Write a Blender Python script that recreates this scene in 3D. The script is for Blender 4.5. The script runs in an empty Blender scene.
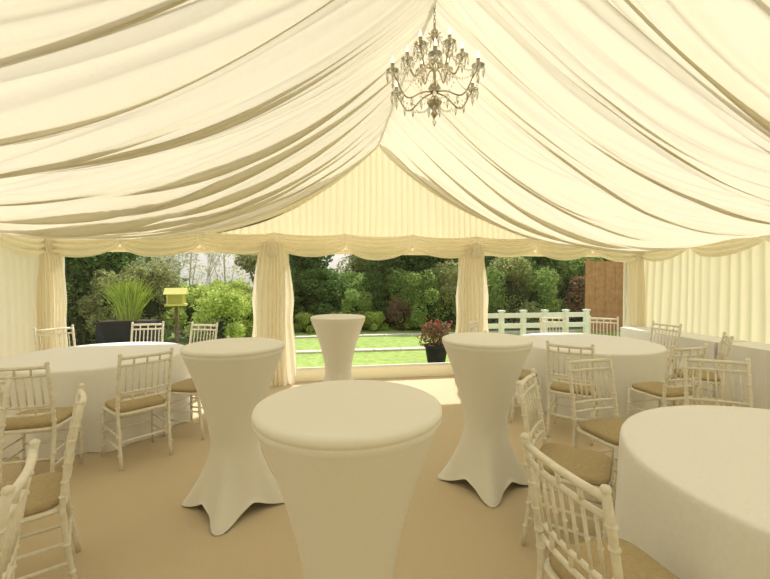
import bpy, math, random
import numpy as np
from mathutils import Vector
random.seed(4); rng=np.random.default_rng(7)
pi=math.pi
S=bpy.context.scene
S.view_settings.view_transform='Standard'

# ------------------------------------------------------------ materials
def newmat(name):
    m=bpy.data.materials.new(name); m.use_nodes=True
    nt=m.node_tree; nt.nodes.clear()
    o=nt.nodes.new('ShaderNodeOutputMaterial'); return m,nt,o
def noisecol(nt,c1,c2,scale,detail=4,lo=.3,hi=.7):
    tc=nt.nodes.new('ShaderNodeTexCoord'); n=nt.nodes.new('ShaderNodeTexNoise')
    n.inputs['Scale'].default_value=scale; n.inputs['Detail'].default_value=detail
    nt.links.new(tc.outputs['Object'],n.inputs['Vector'])
    r=nt.nodes.new('ShaderNodeValToRGB')
    r.color_ramp.elements[0].position=lo; r.color_ramp.elements[1].position=hi
    r.color_ramp.elements[0].color=(*c1,1); r.color_ramp.elements[1].color=(*c2,1)
    nt.links.new(n.outputs['Fac'],r.inputs['Fac'])
    return r.outputs['Color'],n.outputs['Fac']
def bump(nt,fac,strength,dist):
    b=nt.nodes.new('ShaderNodeBump'); b.inputs['Strength'].default_value=strength; b.inputs['Distance'].default_value=dist
    nt.links.new(fac,b.inputs['Height']); return b.outputs['Normal']
def pmat(name,c1,c2=None,rough=.6,scale=8,metal=0,bstr=0,bdist=.01,trans=0,emit=None,estr=0,spec=.5):
    m,nt,o=newmat(name); p=nt.nodes.new('ShaderNodeBsdfPrincipled')
    p.inputs['Roughness'].default_value=rough; p.inputs['Metallic'].default_value=metal
    p.inputs['Transmission Weight'].default_value=trans
    p.inputs['Specular IOR Level'].default_value=spec
    col,fac=noisecol(nt,c1,c2 or c1,scale); nt.links.new(col,p.inputs['Base Color'])
    if bstr: nt.links.new(bump(nt,fac,bstr,bdist),p.inputs['Normal'])
    if emit: p.inputs['Emission Color'].default_value=(*emit,1); p.inputs['Emission Strength'].default_value=estr
    nt.links.new(p.outputs[0],o.inputs[0]); return m
def clothmat(name,dif,tra,mix,scale=25,bstr=.25):
    m,nt,o=newmat(name)
    d=nt.nodes.new('ShaderNodeBsdfDiffuse'); t=nt.nodes.new('ShaderNodeBsdfTranslucent')
    d.inputs['Color'].default_value=(*dif,1); t.inputs['Color'].default_value=(*tra,1)
    c,f=noisecol(nt,(0,0,0),(1,1,1),scale)
    n=bump(nt,f,bstr,.01); nt.links.new(n,d.inputs['Normal']); nt.links.new(n,t.inputs['Normal'])
    x=nt.nodes.new('ShaderNodeMixShader'); x.inputs[0].default_value=mix
    nt.links.new(d.outputs[0],x.inputs[1]); nt.links.new(t.outputs[0],x.inputs[2]); nt.links.new(x.outputs[0],o.inputs[0]); return m
M_ceil=clothmat('ivory_lining',(.79,.75,.63),(.94,.88,.69),.335,18,.3)
M_wall=clothmat('ivory_wall_lining',(.92,.86,.72),(1.0,.86,.64),.48,30,.2)
M_gable=clothmat('gable_lining',(.92,.85,.65),(1.0,.865,.58),.45,30,.2)
M_curt=clothmat('curtain_cloth',(.93,.89,.77),(.98,.89,.71),.40,30,.2)
M_tcl=pmat('table_linen',(.85,.84,.82),(.89,.88,.86),.85,60,bstr=.08,spec=.2)
M_spx=pmat('spandex_cover',(.85,.83,.77),(.87,.85,.79),.7,90,bstr=.04,spec=.25)
M_chair=pmat('limewashed_wood',(.77,.72,.60),(.89,.85,.75),.45,30)
M_cush=pmat('seat_pad_fabric',(.42,.33,.19),(.49,.39,.23),.9,60,bstr=.2,spec=.1)
M_carpet=pmat('carpet',(.58,.475,.32),(.66,.55,.385),.97,160,bstr=.4,bdist=.006,spec=.05)
M_white=pmat('white_paint',(.8,.8,.76),(.85,.85,.8),.5,20)
M_grass=pmat('lawn_grass',(.23,.33,.08),(.38,.50,.15),.95,9,bstr=.6,bdist=.03,spec=.1)
M_path=pmat('paving',(.55,.50,.42),(.7,.66,.58),.9,6,bstr=.2)
M_metal=pmat('antique_chrome',(.34,.30,.23),(.48,.43,.33),.22,20,metal=.9)
M_crys=pmat('crystal_glass',(.95,.93,.86),(1,1,.95),.04,20,trans=.75)
M_bulb=pmat('candle_bulb',(1,.9,.7),(1,.9,.7),.4,5,emit=(1,.85,.55),estr=2)
M_pot=pmat('dark_glazed_pot',(.008,.010,.016),(.018,.02,.03),.6,8,spec=.2)
M_bark=pmat('bark',(.10,.06,.03),(.2,.13,.08),.9,20,bstr=.5)
M_pale=pmat('pale_bark',(.6,.55,.45),(.75,.7,.6),.8,20)
M_wood=pmat('fence_wood',(.38,.18,.08),(.54,.28,.13),.8,7,bstr=.3)
M_yel=pmat('yellow_paint',(.66,.62,.16),(.74,.70,.20),.6,7)
M_soil=pmat('soil',(.03,.018,.01),(.07,.04,.02),.95,30,bstr=.5)
def leafmat(name,a,b):
    m,nt,o=newmat(name)
    g=nt.nodes.new('ShaderNodeNewGeometry'); r=nt.nodes.new('ShaderNodeValToRGB')
    r.color_ramp.elements[0].color=(*a,1); r.color_ramp.elements[1].color=(*b,1)
    nt.links.new(g.outputs['Random Per Island'],r.inputs['Fac'])
    d=nt.nodes.new('ShaderNodeBsdfDiffuse'); t=nt.nodes.new('ShaderNodeBsdfTranslucent')
    nt.links.new(r.outputs[0],d.inputs[0]); nt.links.new(r.outputs[0],t.inputs[0])
    x=nt.nodes.new('ShaderNodeMixShader'); x.inputs[0].default_value=.45
    nt.links.new(d.outputs[0],x.inputs[1]); nt.links.new(t.outputs[0],x.inputs[2]); nt.links.new(x.outputs[0],o.inputs[0]); return m
L_dark=leafmat('leaf_dark',(.05,.12,.035),(.28,.42,.13))
L_mid=leafmat('leaf_mid',(.13,.24,.06),(.50,.64,.20))
L_olive=leafmat('leaf_olive',(.17,.20,.07),(.58,.60,.26))
L_lime=leafmat('leaf_lime',(.28,.40,.07),(.70,.78,.24))
L_pur=leafmat('leaf_purple',(.14,.10,.06),(.40,.24,.15))
L_pale=leafmat('leaf_pale',(.50,.52,.30),(.90,.88,.70))
L_red=leafmat('petal_red',(.45,.04,.04),(.7,.2,.2))
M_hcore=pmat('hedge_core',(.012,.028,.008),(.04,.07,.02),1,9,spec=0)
mpv,nt,o=newmat('clear_pvc')
tr=nt.nodes.new('ShaderNodeBsdfTransparent'); gl=nt.nodes.new('ShaderNodeBsdfGlossy'); gl.inputs['Roughness'].default_value=.05
x=nt.nodes.new('ShaderNodeMixShader'); x.inputs[0].default_value=.03
nt.links.new(tr.outputs[0],x.inputs[1]); nt.links.new(gl.outputs[0],x.inputs[2]); nt.links.new(x.outputs[0],o.inputs[0])

# ------------------------------------------------------------ mesh builder
class MB:
    def __init__(s): s.v=[]; s.f=[]; s.m=[]; s.mats=[]
    def mi(s,mat):
        if mat not in s.mats: s.mats.append(mat)
        return s.mats.index(mat)
    def add(s,vs,fs,mat):
        b=len(s.v); k=s.mi(mat); s.v.extend([tuple(map(float,q)) for q in vs])
        for f in fs: s.f.append(tuple(b+i for i in f)); s.m.append(k)
    def box(s,c,d,mat,rz=0):
        x,y,z=[q/2 for q in d]; vs=[]
        for i in (-1,1):
            for j in (-1,1):
                for k in (-1,1):
                    px,py=i*x,j*y
                    vs.append((c[0]+px*math.cos(rz)-py*math.sin(rz),c[1]+px*math.sin(rz)+py*math.cos(rz),c[2]+k*z))
        s.add(vs,[(0,1,3,2),(4,6,7,5),(0,4,5,1),(2,3,7,6),(0,2,6,4),(1,5,7,3)],mat)
    def tube(s,pts,rad,mat,seg=8,cap=True):
        P=[Vector(p) for p in pts]; n=len(P)
        if not hasattr(rad,'__len__'): rad=[rad]*n
        t0=(P[1]-P[0]).normalized(); up=Vector((0,0,1)) if abs(t0.z)<.9 else Vector((1,0,0))
        u=t0.cross(up).normalized(); vs=[]
        for i in range(n):
            t=(P[min(i+1,n-1)]-P[max(i-1,0)]).normalized()
            u=(u-t*u.dot(t)).normalized(); w=t.cross(u)
            for k in range(seg):
                a=2*pi*k/seg; vs.append(P[i]+(u*math.cos(a)+w*math.sin(a))*rad[i])
        fs=[(i*seg+k,i*seg+(k+1)%seg,(i+1)*seg+(k+1)%seg,(i+1)*seg+k) for i in range(n-1) for k in range(seg)]
        if cap: fs+= [tuple(range(seg))[::-1],tuple((n-1)*seg+k for k in range(seg))]
        s.add(vs,fs,mat)
    def lathe(s,prof,c,mat,seg=16):
        vs=[];n=len(prof)
        for r,z in prof:
            for k in range(seg):
                a=2*pi*k/seg; vs.append((c[0]+r*math.cos(a),c[1]+r*math.sin(a),c[2]+z))
        fs=[(i*seg+k,i*seg+(k+1)%seg,(i+1)*seg+(k+1)%seg,(i+1)*seg+k) for i in range(n-1) for k in range(seg)]
        s.add(vs,fs,mat)
    def octa(s,c,r,h,mat):
        x,y,z=c
        s.add([(x,y,z+h*.35),(x+r,y,z),(x,y+r,z),(x-r,y,z),(x,y-r,z),(x,y,z-h*.65)],
              [(0,1,2),(0,2,3),(0,3,4),(0,4,1),(5,2,1),(5,3,2),(5,4,3),(5,1,4)],mat)
    def mesh(s,name,smooth=True):
        me=bpy.data.meshes.new(name); me.from_pydata(s.v,[],s.f)
        for m in s.mats: me.materials.append(m)
        me.polygons.foreach_set('material_index',s.m)
        me.polygons.foreach_set('use_smooth',[smooth]*len(s.f)); me.update(); return me
    def obj(s,name,smooth=True,loc=(0,0,0),rz=0):
        return place(name,s.mesh(name,smooth),loc,rz)
def place(name,me,loc=(0,0,0),rz=0,sc=(1,1,1)):
    o=bpy.data.objects.new(name,me); S.collection.objects.link(o)
    o.location=loc; o.rotation_euler=(0,0,rz); o.scale=sc; return o
def grid(X,Y,Z,name,mat):
    n,m=X.shape; V=np.stack([X,Y,Z],-1).reshape(-1,3)
    idx=np.arange(n*m).reshape(n,m)
    F=np.stack([idx[:-1,:-1],idx[1:,:-1],idx[1:,1:],idx[:-1,1:]],-1).reshape(-1,4)
    me=bpy.data.meshes.new(name); me.from_pydata(V.tolist(),[],F.tolist()); me.materials.append(mat)
    me.polygons.foreach_set('use_smooth',[True]*len(F)); me.update(); return place(name,me)

# ------------------------------------------------------------ room dims
XL,XR,XC=-3.74,5.54,.9; HW=4.64; YE,YB=6.0,-3.0; ZE=2.17; ZR=3.75
b=MB(); b.box(((XL+XR)/2,(YE+YB)/2,-.03),(XR-XL+.1,YE-YB+.1,.06),M_carpet); b.obj('floor',False)

def nz(x,seed=0):
    return (np.sin(x*1.0+seed*1.3)+.6*np.sin(x*2.3+seed*2.1+1)+.4*np.sin(x*4.1+seed*.7+2))/2
def ceiling(side,name):
    nt_,ny=110,1400
    t=np.linspace(0,1,nt_)[:,None]; y=np.linspace(YB,YE,ny)[None,:]
    T=t+0*y; Y=y+0*t
    zr=ZR-.09*np.clip((Y-4)/2,0,1)
    base=ZE+(zr-ZE)*(1-T)**2.6
    sd=1 if side<0 else 5
    env=np.sin(pi*np.clip(T,0,1)**.7)**.8
    ph=Y*2.2+.6*nz(Y*1.1,sd)+T*.4*nz(Y*.9,sd+3)+.25*np.sin(T*4+Y*.8+sd)
    amp=.03+.21*env
    amp=amp*(.75+.4*nz(Y*1.7+T*1.5,sd+9))
    s1=np.abs(np.sin(pi*ph))**.75
    ph2=Y*6.3+.9*nz(Y*1.9,sd+2)+T*.9*np.sin(Y*1.3+sd)+.3*np.sin(T*5)
    s2=np.abs(np.sin(pi*ph2))**.8
    ph3=Y*15+1.4*nz(Y*2.9,sd+6)+T*1.6*np.sin(Y*2.1)
    s3=np.abs(np.sin(pi*ph3))
    a2=.095*np.clip(.6+.6*nz(Y*2.3-T*3,sd+4),.15,2)
    a3=.032*np.clip(.55+.8*nz(Y*3+T*4,sd+7),0.15,2)
    Z=base-amp*s1-a2*s2*(.45+.55*np.sin(pi*T))-a3*s3
    fr=((Y-YB)%3)/3; Z-=.05*np.sin(pi*fr)*np.sin(pi*T)
    Y2=Y+env*(.06*np.sin(2*pi*ph)+.02*np.sin(2*pi*ph2))
    Y2=np.minimum(Y2,YE-.03)
    Z=np.where(T>.97,np.maximum(Z,ZE-.05),Z)
    X=XC+side*HW*T
    return grid(X,Y2,Z,name,M_ceil)
ceiling(-1,'ceiling'); ceiling(1,'ceiling')
b=MB(); b.tube([(XC,YB,ZR),(XC,4,ZR),(XC,YE,ZR-.09)],.02,M_curt,8); b.obj('trim_1')

def pleatwall(p0,p1,z0,z1f,name,mat,wl=.13,amp=.022,nu=None):
    p0=np.array(p0);p1=np.array(p1);L=np.linalg.norm(p1-p0); d=(p1-p0)/L; n=np.array([-d[1],d[0]])
    nu=nu or int(L/.012); u=np.linspace(0,L,nu)[:,None]; v=np.linspace(0,1,24)[None,:]
    U=u+0*v;V=v+0*u
    ph=U/wl+.6*nz(U*2.2,3)+.12*np.sin(V*3+U*2)
    D=amp*(np.abs(np.sin(pi*ph))**1.1*1.4-.7)*(.75+.35*nz(U*3,1))+.012*nz(U*1.5+V*2,4)
    z1=z1f(U/L); Z=z0+(z1-z0)*V
    return grid(p0[0]+d[0]*U+n[0]*D,p0[1]+d[1]*U+n[1]*D,Z,name,mat)
pleatwall((XR,YE),(XR,YB),0,lambda s:ZE+0*s,'wall_right',M_wall,.14,.014)
pleatwall((XL,YB),(XL,YE),0,lambda s:ZE+0*s,'wall_left',M_wall,.14,.020)
gz=lambda s:ZE+.02+(ZR-ZE)*(1-np.abs(2*s-1))
pleatwall((XL,YE-.02),(XR,YE-.02),1.97,gz,'wall_gable',M_gable,.10,.018,1100)
pleatwall((XR,YB),(XL,YB),0,gz,'back_light_block',M_gable,.12,.02,700)  # unseen drape behind the camera, added to darken this end of the tent
b=MB(); xm=(XL+XR)/2; wd=XR-XL
b.box((xm,YE+.03,.09),(wd,.05,.18),M_curt)
b.box((xm,YE+.03,1.985),(wd,.05,.10),M_curt)
posts=[XL,-.66,2.4,XR]
ws=[.26,.36,.36,.30]
for i,p in enumerate(posts):
    w=ws[i]; cx=p+(w/2 if i==0 else -w/2 if i==3 else 0)
    b.box((cx,YE+.03,1.06),(w,.045,1.76),M_curt)
b.obj('wall_end',False)
wins=[(XL+.26,-.84),(-.48,2.22),(2.58,XR-.30)]
for k,(a,c) in enumerate(wins):
    b=MB(); xm=(a+c)/2
    b.box((xm,YE-.005,.195),(c-a,.03,.035),M_white)
    b.box((a+.012,YE-.005,1.06),(.024,.03,1.75),M_white); b.box((c-.012,YE-.005,1.06),(.024,.03,1.75),M_white)
    b.add([(a,YE+.02,.18),(c,YE+.02,.18),(c,YE+.02,1.94),(a,YE+.02,1.94)],[(0,1,2,3)],mpv)
    b.obj('window_%d'%(k+1),False)

def valance(p0,p1,name,n,ztop=2.24,h=.20,sag=.17):
    p0=np.array(p0,float);p1=np.array(p1,float);L=np.linalg.norm(p1-p0); d=(p1-p0)/L; nn=np.array([d[1],-d[0]])
    u=np.linspace(0,n,n*48+1)[:,None]; v=np.linspace(0,1,60)[None,:]
    U=u+0*v;V=v+0*u; s=U%1.0; k=np.floor(U)
    s=np.clip(s+.07*np.sin(k*2.1)*4*s*(1-s),0,1)
    c=(4*s*(1-s))**.7
    sg=sag*(1+.2*np.sin(k*1.7+1))
    Z=ztop-V*(h+sg*c)-.04*c*(1-V)
    folds=np.abs(np.sin(pi*(V**.8*5.2+.25*np.sin(k*3))))*c
    pin=(1-c)**1.5
    D=.05+.085*folds*(.4+.6*V)+.035*pin*np.abs(np.sin(U*60))+.06*np.sin(pi*V*.8)*c
    x=p0[0]+d[0]*U/n*L+nn[0]*D; yy=p0[1]+d[1]*U/n*L+nn[1]*D
    return grid(x,yy,Z,name,M_curt)
valance((XL,YE-.03),(XR,YE-.03),'swag_valance',9)
valance((XR-.03,YE),(XR-.03,YB),'swag_valance',9)
valance((XL+.03,YB),(XL+.03,YE),'swag_valance',9)

def curtain(cx,cy,w,name='tied_curtain',depth=.11,knot=False):
    s=np.linspace(-1,1,150)[:,None]; v=np.linspace(0,1,60)[None,:]
    Sg=s+0*v;V=v+0*s; Z=2.08*(1-V)+.005
    W=w/2*(.55+.42*np.clip(V*2.5,0,1)**.7-.10*np.exp(-((V-.55)/.12)**2)+.14*V)
    pl=np.abs(np.sin(pi*(Sg*4.5+.25*np.sin(V*4+cx)+.3*np.sin(Sg*5+cx))))**.8
    D=depth*np.sqrt(np.clip(1-Sg**2,0,1))*(.8+.2*V)+.055*pl*(.5+.5*V)
    D+=.05*np.exp(-((V-.05)/.04)**2)
    c=grid(cx+W*Sg,cy-.02-D,Z,name,M_curt)
    if knot:
        b=MB(); b.lathe([(.0,.07),(.045,.06),(.07,.02),(.062,-.02),(.045,-.05),(.06,-.10),(.075,-.17),(.0,-.17)],(0,0,0),M_curt,18)
        k=b.obj('knot',True,(cx,cy-.19,2.05)); k.parent=c
    return c
curtain(-.68,YE-.03,.60,knot=True); curtain(2.4,YE-.03,.54,knot=True)
curtain(XL+.18,YE-.03,.36); curtain(XR-.18,YE-.03,.36)

# ------------------------------------------------------------ tables
def round_table(x,y,R,seed,H=.75):
    n=240; th=np.linspace(0,2*pi,n+1)[:-1]
    rings=[(0,H),(R*.5,H),(R*.9,H),(R-.02,H),(R-.006,H-.003),(R,H-.012),(R+.003,H-.03)]
    vs=[];
    for r,z in rings:
        for a in th: vs.append((r*math.cos(a),r*math.sin(a),z))
    m=16
    for i in range(1,m+1):
        u=i/m
        for a in th:
            f=math.sin(11*a+1.4*math.sin(2*a+seed)+seed)+.5*math.sin(19*a+seed*2+.8*u)
            r=R+.003+u**1.0*(.030+.036*f); z=(H-.03)*(1-u)+.004
            vs.append((r*math.cos(a),r*math.sin(a),z))
    N=len(rings)+m; fs=[(i*n+k,(i+1)*n+k,(i+1)*n+(k+1)%n,i*n+(k+1)%n) for i in range(N-1) for k in range(n)]
    b=MB(); b.add(vs,fs,M_tcl); b.obj('round_dining_table',True,(x,y,0))
TL=(-2.33,4.60);TR=(3.34,4.50);TF=(2.22,1.24);TN=(-2.35,.95)
round_table(*TL,.84,1);round_table(*TR,.86,2);round_table(*TF,.87,3.3);round_table(*TN,.83,4)

def poseur(x,y,rot):
    n=160; H=1.10; R=.332; vs=[]
    def rf(a): return .230+.125*abs(math.cos(2*a))**7+.01*abs(math.cos(2*a))
    top=[(0,H),(R*.5,H),(R*.92,H),(R-.012,H-.001),(R-.003,H-.006),(R,H-.014),(R,H-.026),(R-.005,H-.030),(R-.005,H-.034),(R-.001,H-.040)]
    for r,z in top:
        for k in range(n): a=2*pi*k/n; vs.append((r*math.cos(a),r*math.sin(a),z))
    zz=np.linspace(H-.042,0,46)[1:]; zw=.43; rw=.158
    for z in zz:
        for k in range(n):
            a=2*pi*k/n
            if z>zw: r=rw+(R-rw-.002)*((z-zw)/(H-.045-zw))**1.5; dz=0
            else:
                u=(zw-z)/zw; r=rw+(rf(a)-rw)*u**1.6; dz=.075*(1-abs(math.cos(2*a))**1.5)*u**5
            vs.append((r*math.cos(a),r*math.sin(a),z+dz+.008))
    N=len(top)+len(zz); fs=[(i*n+k,(i+1)*n+k,(i+1)*n+(k+1)%n,i*n+(k+1)%n) for i in range(N-1) for k in range(n)]
    b=MB(); b.add(vs,fs,M_spx)
    for k in range(4):
        a=k*pi/2; b.lathe([(0,.03),(.03,.028),(.034,.0),(0,0)],(.327*math.cos(a),.327*math.sin(a),0),M_white,14)
    b.tube([(0,0,.05),(0,0,1.05)],.03,M_metal,12)
    b.obj('poseur_table',True,(x,y,0),rot)
poseur(.101,1.395,-.1);poseur(-.580,2.80,-.10);poseur(1.245,2.79,-.28);poseur(.216,4.769,.1)

for k in range(3):
    b=MB(); y0=.95+k*1.62; y1=y0+1.58; x0,x1=4.95,5.46
    n=60
    per=[(x0,y0+(y1-y0)*i/n) for i in range(n)]+[(x0+(x1-x0)*i/20,y1) for i in range(20)]+[(x1,y1-(y1-y0)*i/n) for i in range(n)]+[(x1-(x1-x0)*i/20,y0) for i in range(20)]
    m=len(per); cx,cy=(x0+x1)/2,(y0+y1)/2; vs=[]
    for lev in range(9):
        for i,(px,py) in enumerate(per):
            if lev==0: vs.append((cx,cy+(py-cy)*.02,.75)); continue
            if lev==1: vs.append((px,py,.75)); continue
            u=(lev-1)/7; o_=.018*u*math.sin(i*.8+k)
            vs.append((px-o_ if px==x0 else px,py,.75*(1-u)+.004))
    fs=[(l*m+i,(l+1)*m+i,(l+1)*m+(i+1)%m,l*m+(i+1)%m) for l in range(8) for i in range(m)]
    b.add(vs,fs,M_tcl); b.obj('trestle_table',False)

# ------------------------------------------------------------ chiavari chair
def chair_mesh():
    b=MB(); W=.195; C=M_chair
    def ring(p,r=.018,h=.010):
        b.lathe([(.008,h),(r,h*.4),(r,-h*.4),(.008,-h)],p,C,10)
    def back(z):
        if z<.45: return -.185-.05*(1-z/.45)**1.5
        return -.185-.075*((z-.45)/.47)**1.3
    HT=.935
    zs=[0,.1,.2,.3,.45,.55,.65,.75,.85,HT]
    for x in(-W,W):
        pts=[Vector((x*(.97 if z<.45 else 1),back(z),z)) for z in zs]
        b.tube(pts,.0135,C,10)
        b.lathe([(.0135,0),(.017,.008),(.012,.018),(0,.024)],(x,back(HT),HT-.003),C,10)
        for z in(.12,.26,.5,.57,.66,.76,.83): ring((x,back(z),z))
        b.tube([(x*1.03,.185,.0),(x*1.02,.185,.15),(x,.18,.44)],[.010,.013,.016],C,10)
        for z in(.10,.22,.30,.38): ring((x*1.02,.183,z),.019)
    for z,r in((.912,.014),(.85,.011),(.62,.011),(.555,.011)):
        b.tube([(-W,back(z),z),(-W*.5,back(z)-.012,z),(0,back(z)-.016,z),(W*.5,back(z)-.012,z),(W,back(z),z)],r,C,8)
    for i in range(7):
        x=-W+2*W*(i+1)/8; q=-.016*(1-(x/W)**2)
        b.tube([(x,back(.62)+q,.62),(x,back(.85)+q,.85)],.0064,C,7)
        if i%2==1:
            b.tube([(x,back(.85)+q,.85),(x,back(.91)+q,.91)],.0085,C,7)
        b.lathe([(.006,.008),(.0105,0),(.006,-.008)],(x,back(.73)+q,.73),C,8)
    for i in range(3):
        x=-W+2*W*(i+1)/4; b.tube([(x,back(.555)-.013,.555),(x,back(.62)-.013,.62)],.008,C,7)
    for z in(.17,.27):
        for x in(-W,W): b.tube([(x,back(z),z),(x*1.01,.184,z)],.009,C,8)
    b.tube([(-W,.184,.21),(W,.184,.21)],.009,C,8); b.tube([(-W,.184,.30),(W,.184,.30)],.009,C,8)
    b.tube([(-W,back(.22),.22),(W,back(.22),.22)],.009,C,8)
    def pad(hx,hy,z0,z1,e,mat,cyy=0,bul=0):
        n=40;vs=[]; lev=[(0,z0),(.97,z0),(1,z0+(z1-z0)*.3),(1,z0+(z1-z0)*.65),(.95,z0+(z1-z0)*.9),(.8,z1),(.4,z1+bul),(0,z1+bul)]
        for f,z in lev:
            for k in range(n):
                a=2*pi*k/n; c_,s_=math.cos(a),math.sin(a)
                vs.append((hx*f*math.copysign(abs(c_)**e,c_),cyy+hy*f*math.copysign(abs(s_)**e,s_),z))
        m=len(lev); b.add(vs,[(i*n+k,i*n+(k+1)%n,(i+1)*n+(k+1)%n,(i+1)*n+k) for i in range(m-1) for k in range(n)],mat)
    pad(.208,.205,.425,.452,.35,C); pad(.20,.196,.452,.492,.4,M_cush,.006,.012)
    return b.mesh('chiavari_chair')
CH=chair_mesh()
def chair(x,y,T=None,ang=None,j=0):
    if ang is None: ang=math.atan2(-(T[0]-x),T[1]-y)
    place('chiavari_chair',CH,(x,y,0),ang+j)
chair(-1.60,3.72,TL,j=.03); chair(-1.27,4.22,TL); chair(-1.68,5.50,TL,j=.25)
chair(-2.38,5.69,TL); chair(-3.13,5.40,TL,j=.1); chair(-3.42,4.72,ang=-pi/2+.05); chair(-2.16,3.40,TL,j=-.05)
chair(-1.48,2.16,ang=math.atan2(.88,-.47)); chair(-1.20,1.33,TN,j=.1); chair(-2.12,2.5,TN)
chair(2.5,3.52,TR,j=-.05); chair(3.3,3.3,TR,j=.12); chair(4.47,4.64,TR); chair(4.19,3.74,TR); chair(2.2,4.15,TR)
chair(2.42,5.3,TR); chair(3.7,5.62,TR); chair(4.37,5.42,TR,j=.2)
chair(2.08,2.44,TF); chair(1.46,2.06,TF,j=.1); chair(1.05,1.20,TF,j=.05); chair(2.86,2.30,TF)

# ------------------------------------------------------------ chandelier
b=MB(); G=M_metal
b.lathe([(0,-.30),(.012,-.295),(.03,-.27),(.012,-.24),(.045,-.21),(.06,-.18),(.045,-.15),(.015,-.13),(.02,-.10),(.05,-.07),(.03,-.03),(.012,0),(.012,.06),(.035,.09),(.045,.12),(.03,.16),(.012,.19),(.012,.30),(.03,.33),(.03,.37),(.010,.40),(.010,.44)],(0,0,0),G,16)
b.octa((0,0,-.33),.02,.06,M_crys)
for i in range(7):
    z=.455+i*.028; a=i%2*pi/2
    b.tube([(.009*math.cos(t)*math.cos(a),.009*math.cos(t)*math.sin(a),z+.018*math.sin(t)) for t in np.linspace(0,2*pi,9)],.0025,G,5,False)
def arm(a,R,z0,dip,zt):
    P=[]
    for t in np.linspace(0,1,16):
        r=.02+(R-.02)*(t**.9); z=z0+(zt-z0)*t**2+(-dip*math.sin(pi*min(1,t*1.15))+.05*math.sin(2*pi*t))
        P.append((r*math.cos(a),r*math.sin(a),z))
    b.tube(P,.0065,G,7)
    x,y=R*math.cos(a),R*math.sin(a)
    b.lathe([(.006,-.03),(.012,-.01),(.045,.005),(.05,.014),(.012,.004),(.014,.03),(.012,.032)],(x,y,zt),M_crys,12)
    b.lathe([(.014,.01),(.014,.065),(0,.066)],(x,y,zt),G,10)
    b.lathe([(.004,.065),(.012,.08),(.010,.10),(.001,.125)],(x,y,zt),M_bulb,8)
    for k in range(6):
        q=k*2*pi/6+a; b.octa((x+.046*math.cos(q),y+.046*math.sin(q),zt-.028),.011,.07,M_crys)
        b.octa((x+.046*math.cos(q),y+.046*math.sin(q),zt+.0),.007,.014,M_crys)
    b.octa((x,y,zt-.07),.016,.09,M_crys)
def string(p,q,sag,n):
    for i in range(n+1):
        t=i/n; x=p[0]+(q[0]-p[0])*t;y=p[1]+(q[1]-p[1])*t;z=p[2]+(q[2]-p[2])*t-sag*4*t*(1-t)
        b.octa((x,y,z),.009,.020,M_crys)
n=6
for k in range(n):
    a=k*2*pi/n+.25; arm(a,.365,-.1,.10,-.02)
    a2=a+2*pi/n; m=(a+a2)/2; m2=m+2*pi/n
    string((.365*math.cos(a),.365*math.sin(a),-.03),(.365*math.cos(a2),.365*math.sin(a2),-.03),.10,16)
    string((.215*math.cos(m),.215*math.sin(m),.15),(.215*math.cos(m2),.215*math.sin(m2),.15),.07,11)
    string((.05*math.cos(a),.05*math.sin(a),.35),(.34*math.cos(a),.34*math.sin(a),-.02),.10,18)
    string((.04*math.cos(m),.04*math.sin(m),.36),(.20*math.cos(m),.20*math.sin(m),.16),.05,11)
    string((.05*math.cos(m),.05*math.sin(m),-.17),(.3*math.cos(m),.3*math.sin(m),-.12),.04,9)
    for rr,zz in((.12,-.16),(.2,-.2),(.28,-.17)):
        b.octa((rr*math.cos(a),rr*math.sin(a),zz),.014,.08,M_crys)
    arm(m,.215,.08,.05,.16)
    b.octa((.05*math.cos(a),.05*math.sin(a),-.24),.013,.08,M_crys)
    b.octa((.035*math.cos(a),.035*math.sin(a),.31),.010,.07,M_crys)
ch=b.obj('crystal_chandelier',True,(XC,3.02,3.125))

# ------------------------------------------------------------ outdoors
b=MB(); b.box((1,20,-.09),(80,60,.06),M_grass); b.obj('lawn_ground',False)
for nm,y,w in(('garden_path',8.7,.22),('garden_path',11.0,.22)):
    b=MB()
    for i in range(22): b.box((-1.6+i*.62,y,-.045),(.60,w,.05),M_path)
    b.obj(nm,False)
b=MB()
for i in range(6):
    for j in range(16): b.box((-6.9+i*.61,-3.4+j*.61,-.045),(.60,.60,.05),M_path)
b.obj('bounce_paving',False)  # unseen slabs, added to keep green grass bounce off the left wall
def leaves(n,fn,size,mat,name,core=None,asp=.55):
    c=fn(n); N=rng.normal(size=(n,3)); N[:,2]=np.abs(N[:,2])+.3; N/=np.linalg.norm(N,axis=1)[:,None]
    A=np.cross(N,rng.normal(size=(n,3))); A/=np.linalg.norm(A,axis=1)[:,None]; B=np.cross(N,A)
    s=(size*rng.uniform(.6,1.3,n))[:,None]
    V=np.stack([c-A*s,c+B*s*asp,c+A*s,c-B*s*asp],1).reshape(-1,3)
    F=np.arange(4*n).reshape(n,4)
    b=MB(); b.v=V.tolist(); b.f=F.tolist(); b.mats=[mat]; b.m=[0]*n
    if core: core(b)
    return b.mesh(name,False)
def blob(cl):
    def f(n):
        k=rng.integers(0,len(cl),n); C=np.array(cl)[k]
        d=rng.normal(size=(n,3)); d/=np.linalg.norm(d,axis=1)[:,None]
        r=C[:,3]*rng.uniform(.7,1.05,n)
        P=C[:,:3]+d*r[:,None]; P[:,2]=np.maximum(P[:,2],.02); return P
    return f
def clumps(n,R,H,r):
    o=[]
    for i in range(n):
        a=random.uniform(0,2*pi);q=R*math.sqrt(random.random());h=random.uniform(r*.6,H-r)
        k=1-.5*(h/H); o.append((q*k*math.cos(a),q*k*math.sin(a),h,r*random.uniform(.7,1.2)))
    return o
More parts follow.
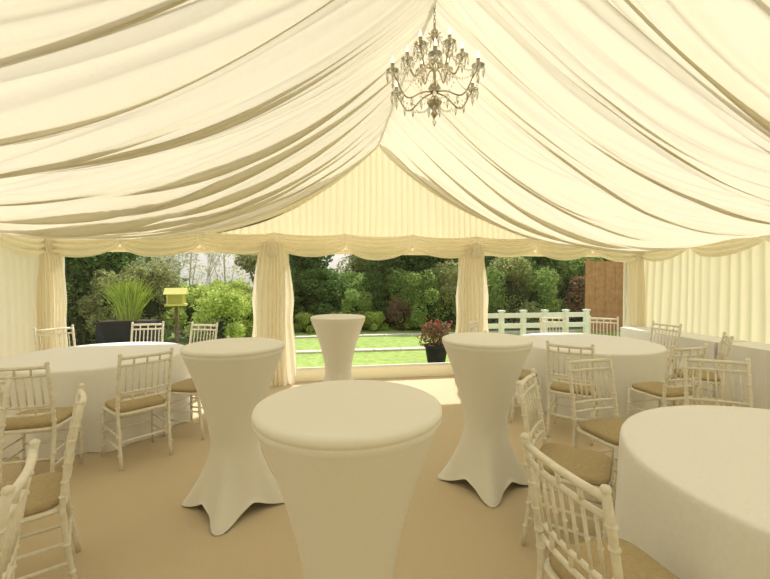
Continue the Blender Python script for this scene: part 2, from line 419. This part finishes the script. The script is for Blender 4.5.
def bush(name,mat,R,H,n,size,cr,nc,core_on=True):
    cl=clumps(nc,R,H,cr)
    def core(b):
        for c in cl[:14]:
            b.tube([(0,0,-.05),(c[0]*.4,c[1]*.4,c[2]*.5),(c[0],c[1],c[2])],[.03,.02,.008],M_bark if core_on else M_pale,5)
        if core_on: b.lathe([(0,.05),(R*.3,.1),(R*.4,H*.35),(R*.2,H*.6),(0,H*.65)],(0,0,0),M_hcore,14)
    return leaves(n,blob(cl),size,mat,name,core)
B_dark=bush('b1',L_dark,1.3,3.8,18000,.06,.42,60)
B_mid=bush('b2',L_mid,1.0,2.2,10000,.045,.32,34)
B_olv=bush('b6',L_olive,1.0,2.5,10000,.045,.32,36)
B_lime=bush('b3',L_lime,.8,1.3,6000,.04,.28,20)
B_pale=bush('b5',L_pale,1.3,3.4,2600,.045,.45,26,False)
B_pur=bush('b4',L_pur,.55,1.4,3500,.04,.25,14)
def conifer():
    def f(n):
        h=rng.uniform(.05,1,n); a=rng.uniform(0,2*pi,n); r=(1-h)*.9*(.75+.25*np.sin(h*60))*rng.uniform(.7,1,n)
        return np.stack([r*np.cos(a),r*np.sin(a),h*3.6],1)
    return leaves(9000,f,.07,L_dark,'con',lambda b:b.tube([(0,0,-.05),(0,0,3.5)],[.09,.01],M_bark,8),.25)
CON=conifer()
HR=bpy.data.objects.new('garden_hedgerow',None); S.collection.objects.link(HR)
def P(nm,me,x,y,s,sz=1):
    o=place(nm,me,(x,y,-.06),random.uniform(0,6.28),(s,s,s*sz)); o.parent=HR
for i in range(24):
    x=-17+i*1.35
    if -6.6<x<-2.2: P('pale_tree',B_pale,x,15.5,random.uniform(1.0,1.2)); P('shrub_part',B_mid,x,14.6,1.0,.70)
    elif -.2<x<1.0: P('tree_part',B_olv,x,14.9,.85,.8)
    else: P('tree_part',[B_dark,B_dark,B_olv][i%3],x+random.uniform(-.3,.3),14.9+random.uniform(-.6,.6),random.uniform(1.1,1.3))
for i in range(16):
    x=-17+i*2.2
    if -8<x<2.2: continue
    P('tree_part',B_dark if i%3 else B_olv,x,18+random.uniform(-.6,.6),random.uniform(1.6,1.9) if i%3 else 2.4)
for i in range(13):
    x=-1.3+i*1.35; P('shrub_part',random.choice([B_mid,B_olv,B_dark]),x,13.3+random.uniform(-.2,.5),random.uniform(.8,1.0),random.uniform(.7,1.0) if not 0<x<1 else .6)
for x,y,s in((-8.2,11,1.1),(-6.8,10.8,1.0),(-5.7,11.2,.9),(-9.6,12,1.3)): P('tree_part',B_dark,x,y,s)
for x,y,s in((-5.0,10.4,.75),(-6.4,9.9,.8),(-4.4,11.2,.85),(-7.5,9.8,.9)): P('shrub_part',B_mid if x<-5.5 else B_olv,x,y,s)
for x,y,s in((-2.4,10.4,1.1),(-3.3,11.2,1.2),(-1.9,11.7,1.0),(-3.0,12.6,1.3)): P('flowering_shrub_part',B_lime,x,y,s)
for x,y,s in((1.8,13.4,.9),(-1.0,12.7,.8)): P('conifer_part',CON,x,y,s)
P('maple_part',B_pur,2.5,12.2,.8); P('maple_part',B_pur,8.6,12,1.3)
for x,y,s in((3.4,12.3,.9),(1.1,12.5,.6),(4.2,12.3,.9),(5.2,12.2,.95),(6.3,12.2,1),(7.2,12.1,.9),(9,12.8,1.2)): P('shrub_part',B_mid if int(x)%2 else B_olv,x,y,s,1)
for x in(-.4,.6,1.7,3.0,4.6): P('flowering_shrub_part',B_lime,x,12.1,.5)
b=MB()
def branch(p,d,L,r,lv):
    q=p+d*L; b.tube([p,(p+q)/2+Vector((random.uniform(-1,1),random.uniform(-1,1),0))*L*.05,q],[r,r*.8,r*.6],M_pale,5,False)
    if lv:
        for k in range(3):
            dd=(d+Vector((random.uniform(-.8,.8),random.uniform(-.8,.8),random.uniform(-.1,.6)))).normalized()
            branch(q,dd,L*.72,r*.6,lv-1)
for px,py in((-5.0,13.3),(-3.6,13.4)): branch(Vector((px,py,-.05)),Vector((0,0,1)),1.0,.035,5)
me=b.mesh('t'); o=place('bare_tree_part',me); o.parent=HR
def potplant(nm,x,y,R,H,lm,n=900,flower=None):
    cl=clumps(9,R*1.2,.5,.16)
    def f(n):
        q=blob(cl)(n); q[:,2]+=H-.02; return q
    def core(b):
        b.lathe([(0,0),(R*.72,0),(R*.78,.03),(R*.98,H*.85),(R*1.08,H*.88),(R*1.08,H),(R*.95,H),(R*.93,H-.04)],(0,0,0),M_pot,28)
        b.lathe([(R*.93,H-.04),(0,H-.03)],(0,0,0),M_soil,28)
        for c in cl: b.tube([(0,0,H-.04),(c[0],c[1],H+c[2])],.006,M_bark,5)
        if flower:
            for i in range(22):
                c=random.choice(cl); b.octa((c[0]+random.uniform(-.15,.15),c[1]+random.uniform(-.15,.15),H+c[2]+random.uniform(0,.18)),.025,.045,flower)
    place(nm,leaves(n,f,.03,lm,nm,core),(x,y,-.06))
potplant('potted_shrub',2.2,7.2,.22,.36,L_pur,1100,L_red)
b=MB(); b.box((0,0,.38),(.95,.42,.76),M_pot); b.box((0,0,.775),(1.0,.47,.03),M_pot); b.box((0,0,.80),(.9,.38,.02),M_soil)
for i in range(420):
    a=random.uniform(0,2*pi); sp=random.uniform(.05,.45); h=random.uniform(.6,.95)
    x0,y0=random.uniform(-.15,.15),random.uniform(-.1,.1)
    pts=[(x0+math.cos(a)*sp*t**1.6,y0+math.sin(a)*sp*t**1.6,.78+h*(t-.35*sp*t**3)) for t in(0,.35,.7,1)]
    b.tube(pts,[.008,.007,.005,.001],L_lime,3,False)
b.obj('ornamental_grass_planter',False,(-3.68,8.3,-.06))
b=MB(); b.box((0,0,.5),(.06,.06,1.0),M_bark); b.box((0,0,1.04),(.42,.30,.05),M_yel)
for i in(-1,1):
    for j in(-1,1): b.box((i*.16,j*.11,1.17),(.03,.03,.24),M_yel)
b.box((0,.11,1.17),(.34,.02,.22),M_yel)
b.add([(-.23,-.18,1.28),(.23,-.18,1.28),(.23,.18,1.28),(-.23,.18,1.28),(-.23,0,1.42),(.23,0,1.42)],[(0,1,5,4),(2,3,4,5),(0,4,3),(1,2,5),(0,3,2,1)],M_yel)
b.box((0,0,.03),(.4,.4,.05),M_bark)
b.obj('bird_table',False,(-3.22,9.5,-.06),.16)
b=MB()
for i in range(6):
    x=3.3+i*.5; b.box((x,0,.46),(.09,.09,.92),M_white); b.box((x,0,.94),(.12,.12,.03),M_white)
for z in(.30,.62,.84): b.box((4.55,0,z),(2.6,.035,.1),M_white)
b.obj('white_rail_fence',False,(0,7.75,-.06))
b=MB()
for i in range(34): b.box((i*.145,0.01*(i%2),1.1),(.15,.02,2.15),M_wood)
for i in range(3): b.box((i*2.3,.05,1.12),(.1,.1,2.3),M_wood)
for z in(.4,1.8): b.box((2.4,.04,z),(4.9,.05,.08),M_wood)
b.obj('wooden_fence_panel',False,(8.05,10.7,-.06),-.25)

# ------------------------------------------------------------ light
W=bpy.data.worlds.new('World'); S.world=W; W.use_nodes=True; nt=W.node_tree; nt.nodes.clear()
sk=nt.nodes.new('ShaderNodeTexSky'); sk.sky_type='NISHITA'; sk.sun_disc=False; sk.sun_elevation=math.radians(55); sk.sun_rotation=math.radians(30); sk.dust_density=4
mx=nt.nodes.new('ShaderNodeMixRGB'); mx.inputs[0].default_value=.65; mx.inputs[2].default_value=(4.4,4.25,3.95,1)
bg=nt.nodes.new('ShaderNodeBackground'); bg.inputs[1].default_value=.23; ow=nt.nodes.new('ShaderNodeOutputWorld')
nt.links.new(sk.outputs[0],mx.inputs[1]); nt.links.new(mx.outputs[0],bg.inputs[0]); nt.links.new(bg.outputs[0],ow.inputs[0])
sl=bpy.data.lights.new('sun','SUN'); sl.energy=4.8; sl.angle=math.radians(1.5); sl.color=(1,.97,.90)
so=bpy.data.objects.new('sun',sl); S.collection.objects.link(so)
d=Vector((-.25,-.75,-1.0)); so.rotation_euler=d.to_track_quat('-Z','Y').to_euler(); so.location=(0,0,12)
pl=bpy.data.lights.new('chandelier_glow','POINT'); pl.energy=5; pl.color=(1,.8,.5); pl.shadow_soft_size=.3
po=bpy.data.objects.new('chandelier_glow',pl); S.collection.objects.link(po); po.parent=ch; po.location=(0,0,.0)

cam=bpy.data.cameras.new('camera'); co=bpy.data.objects.new('camera',cam); S.collection.objects.link(co)
cam.sensor_width=36; cam.lens=390/770*36; cam.clip_start=.02; cam.clip_end=300
co.location=(0,0,1.54); co.rotation_euler=(math.radians(90-1.4),0,math.radians(-9.46)); S.camera=co
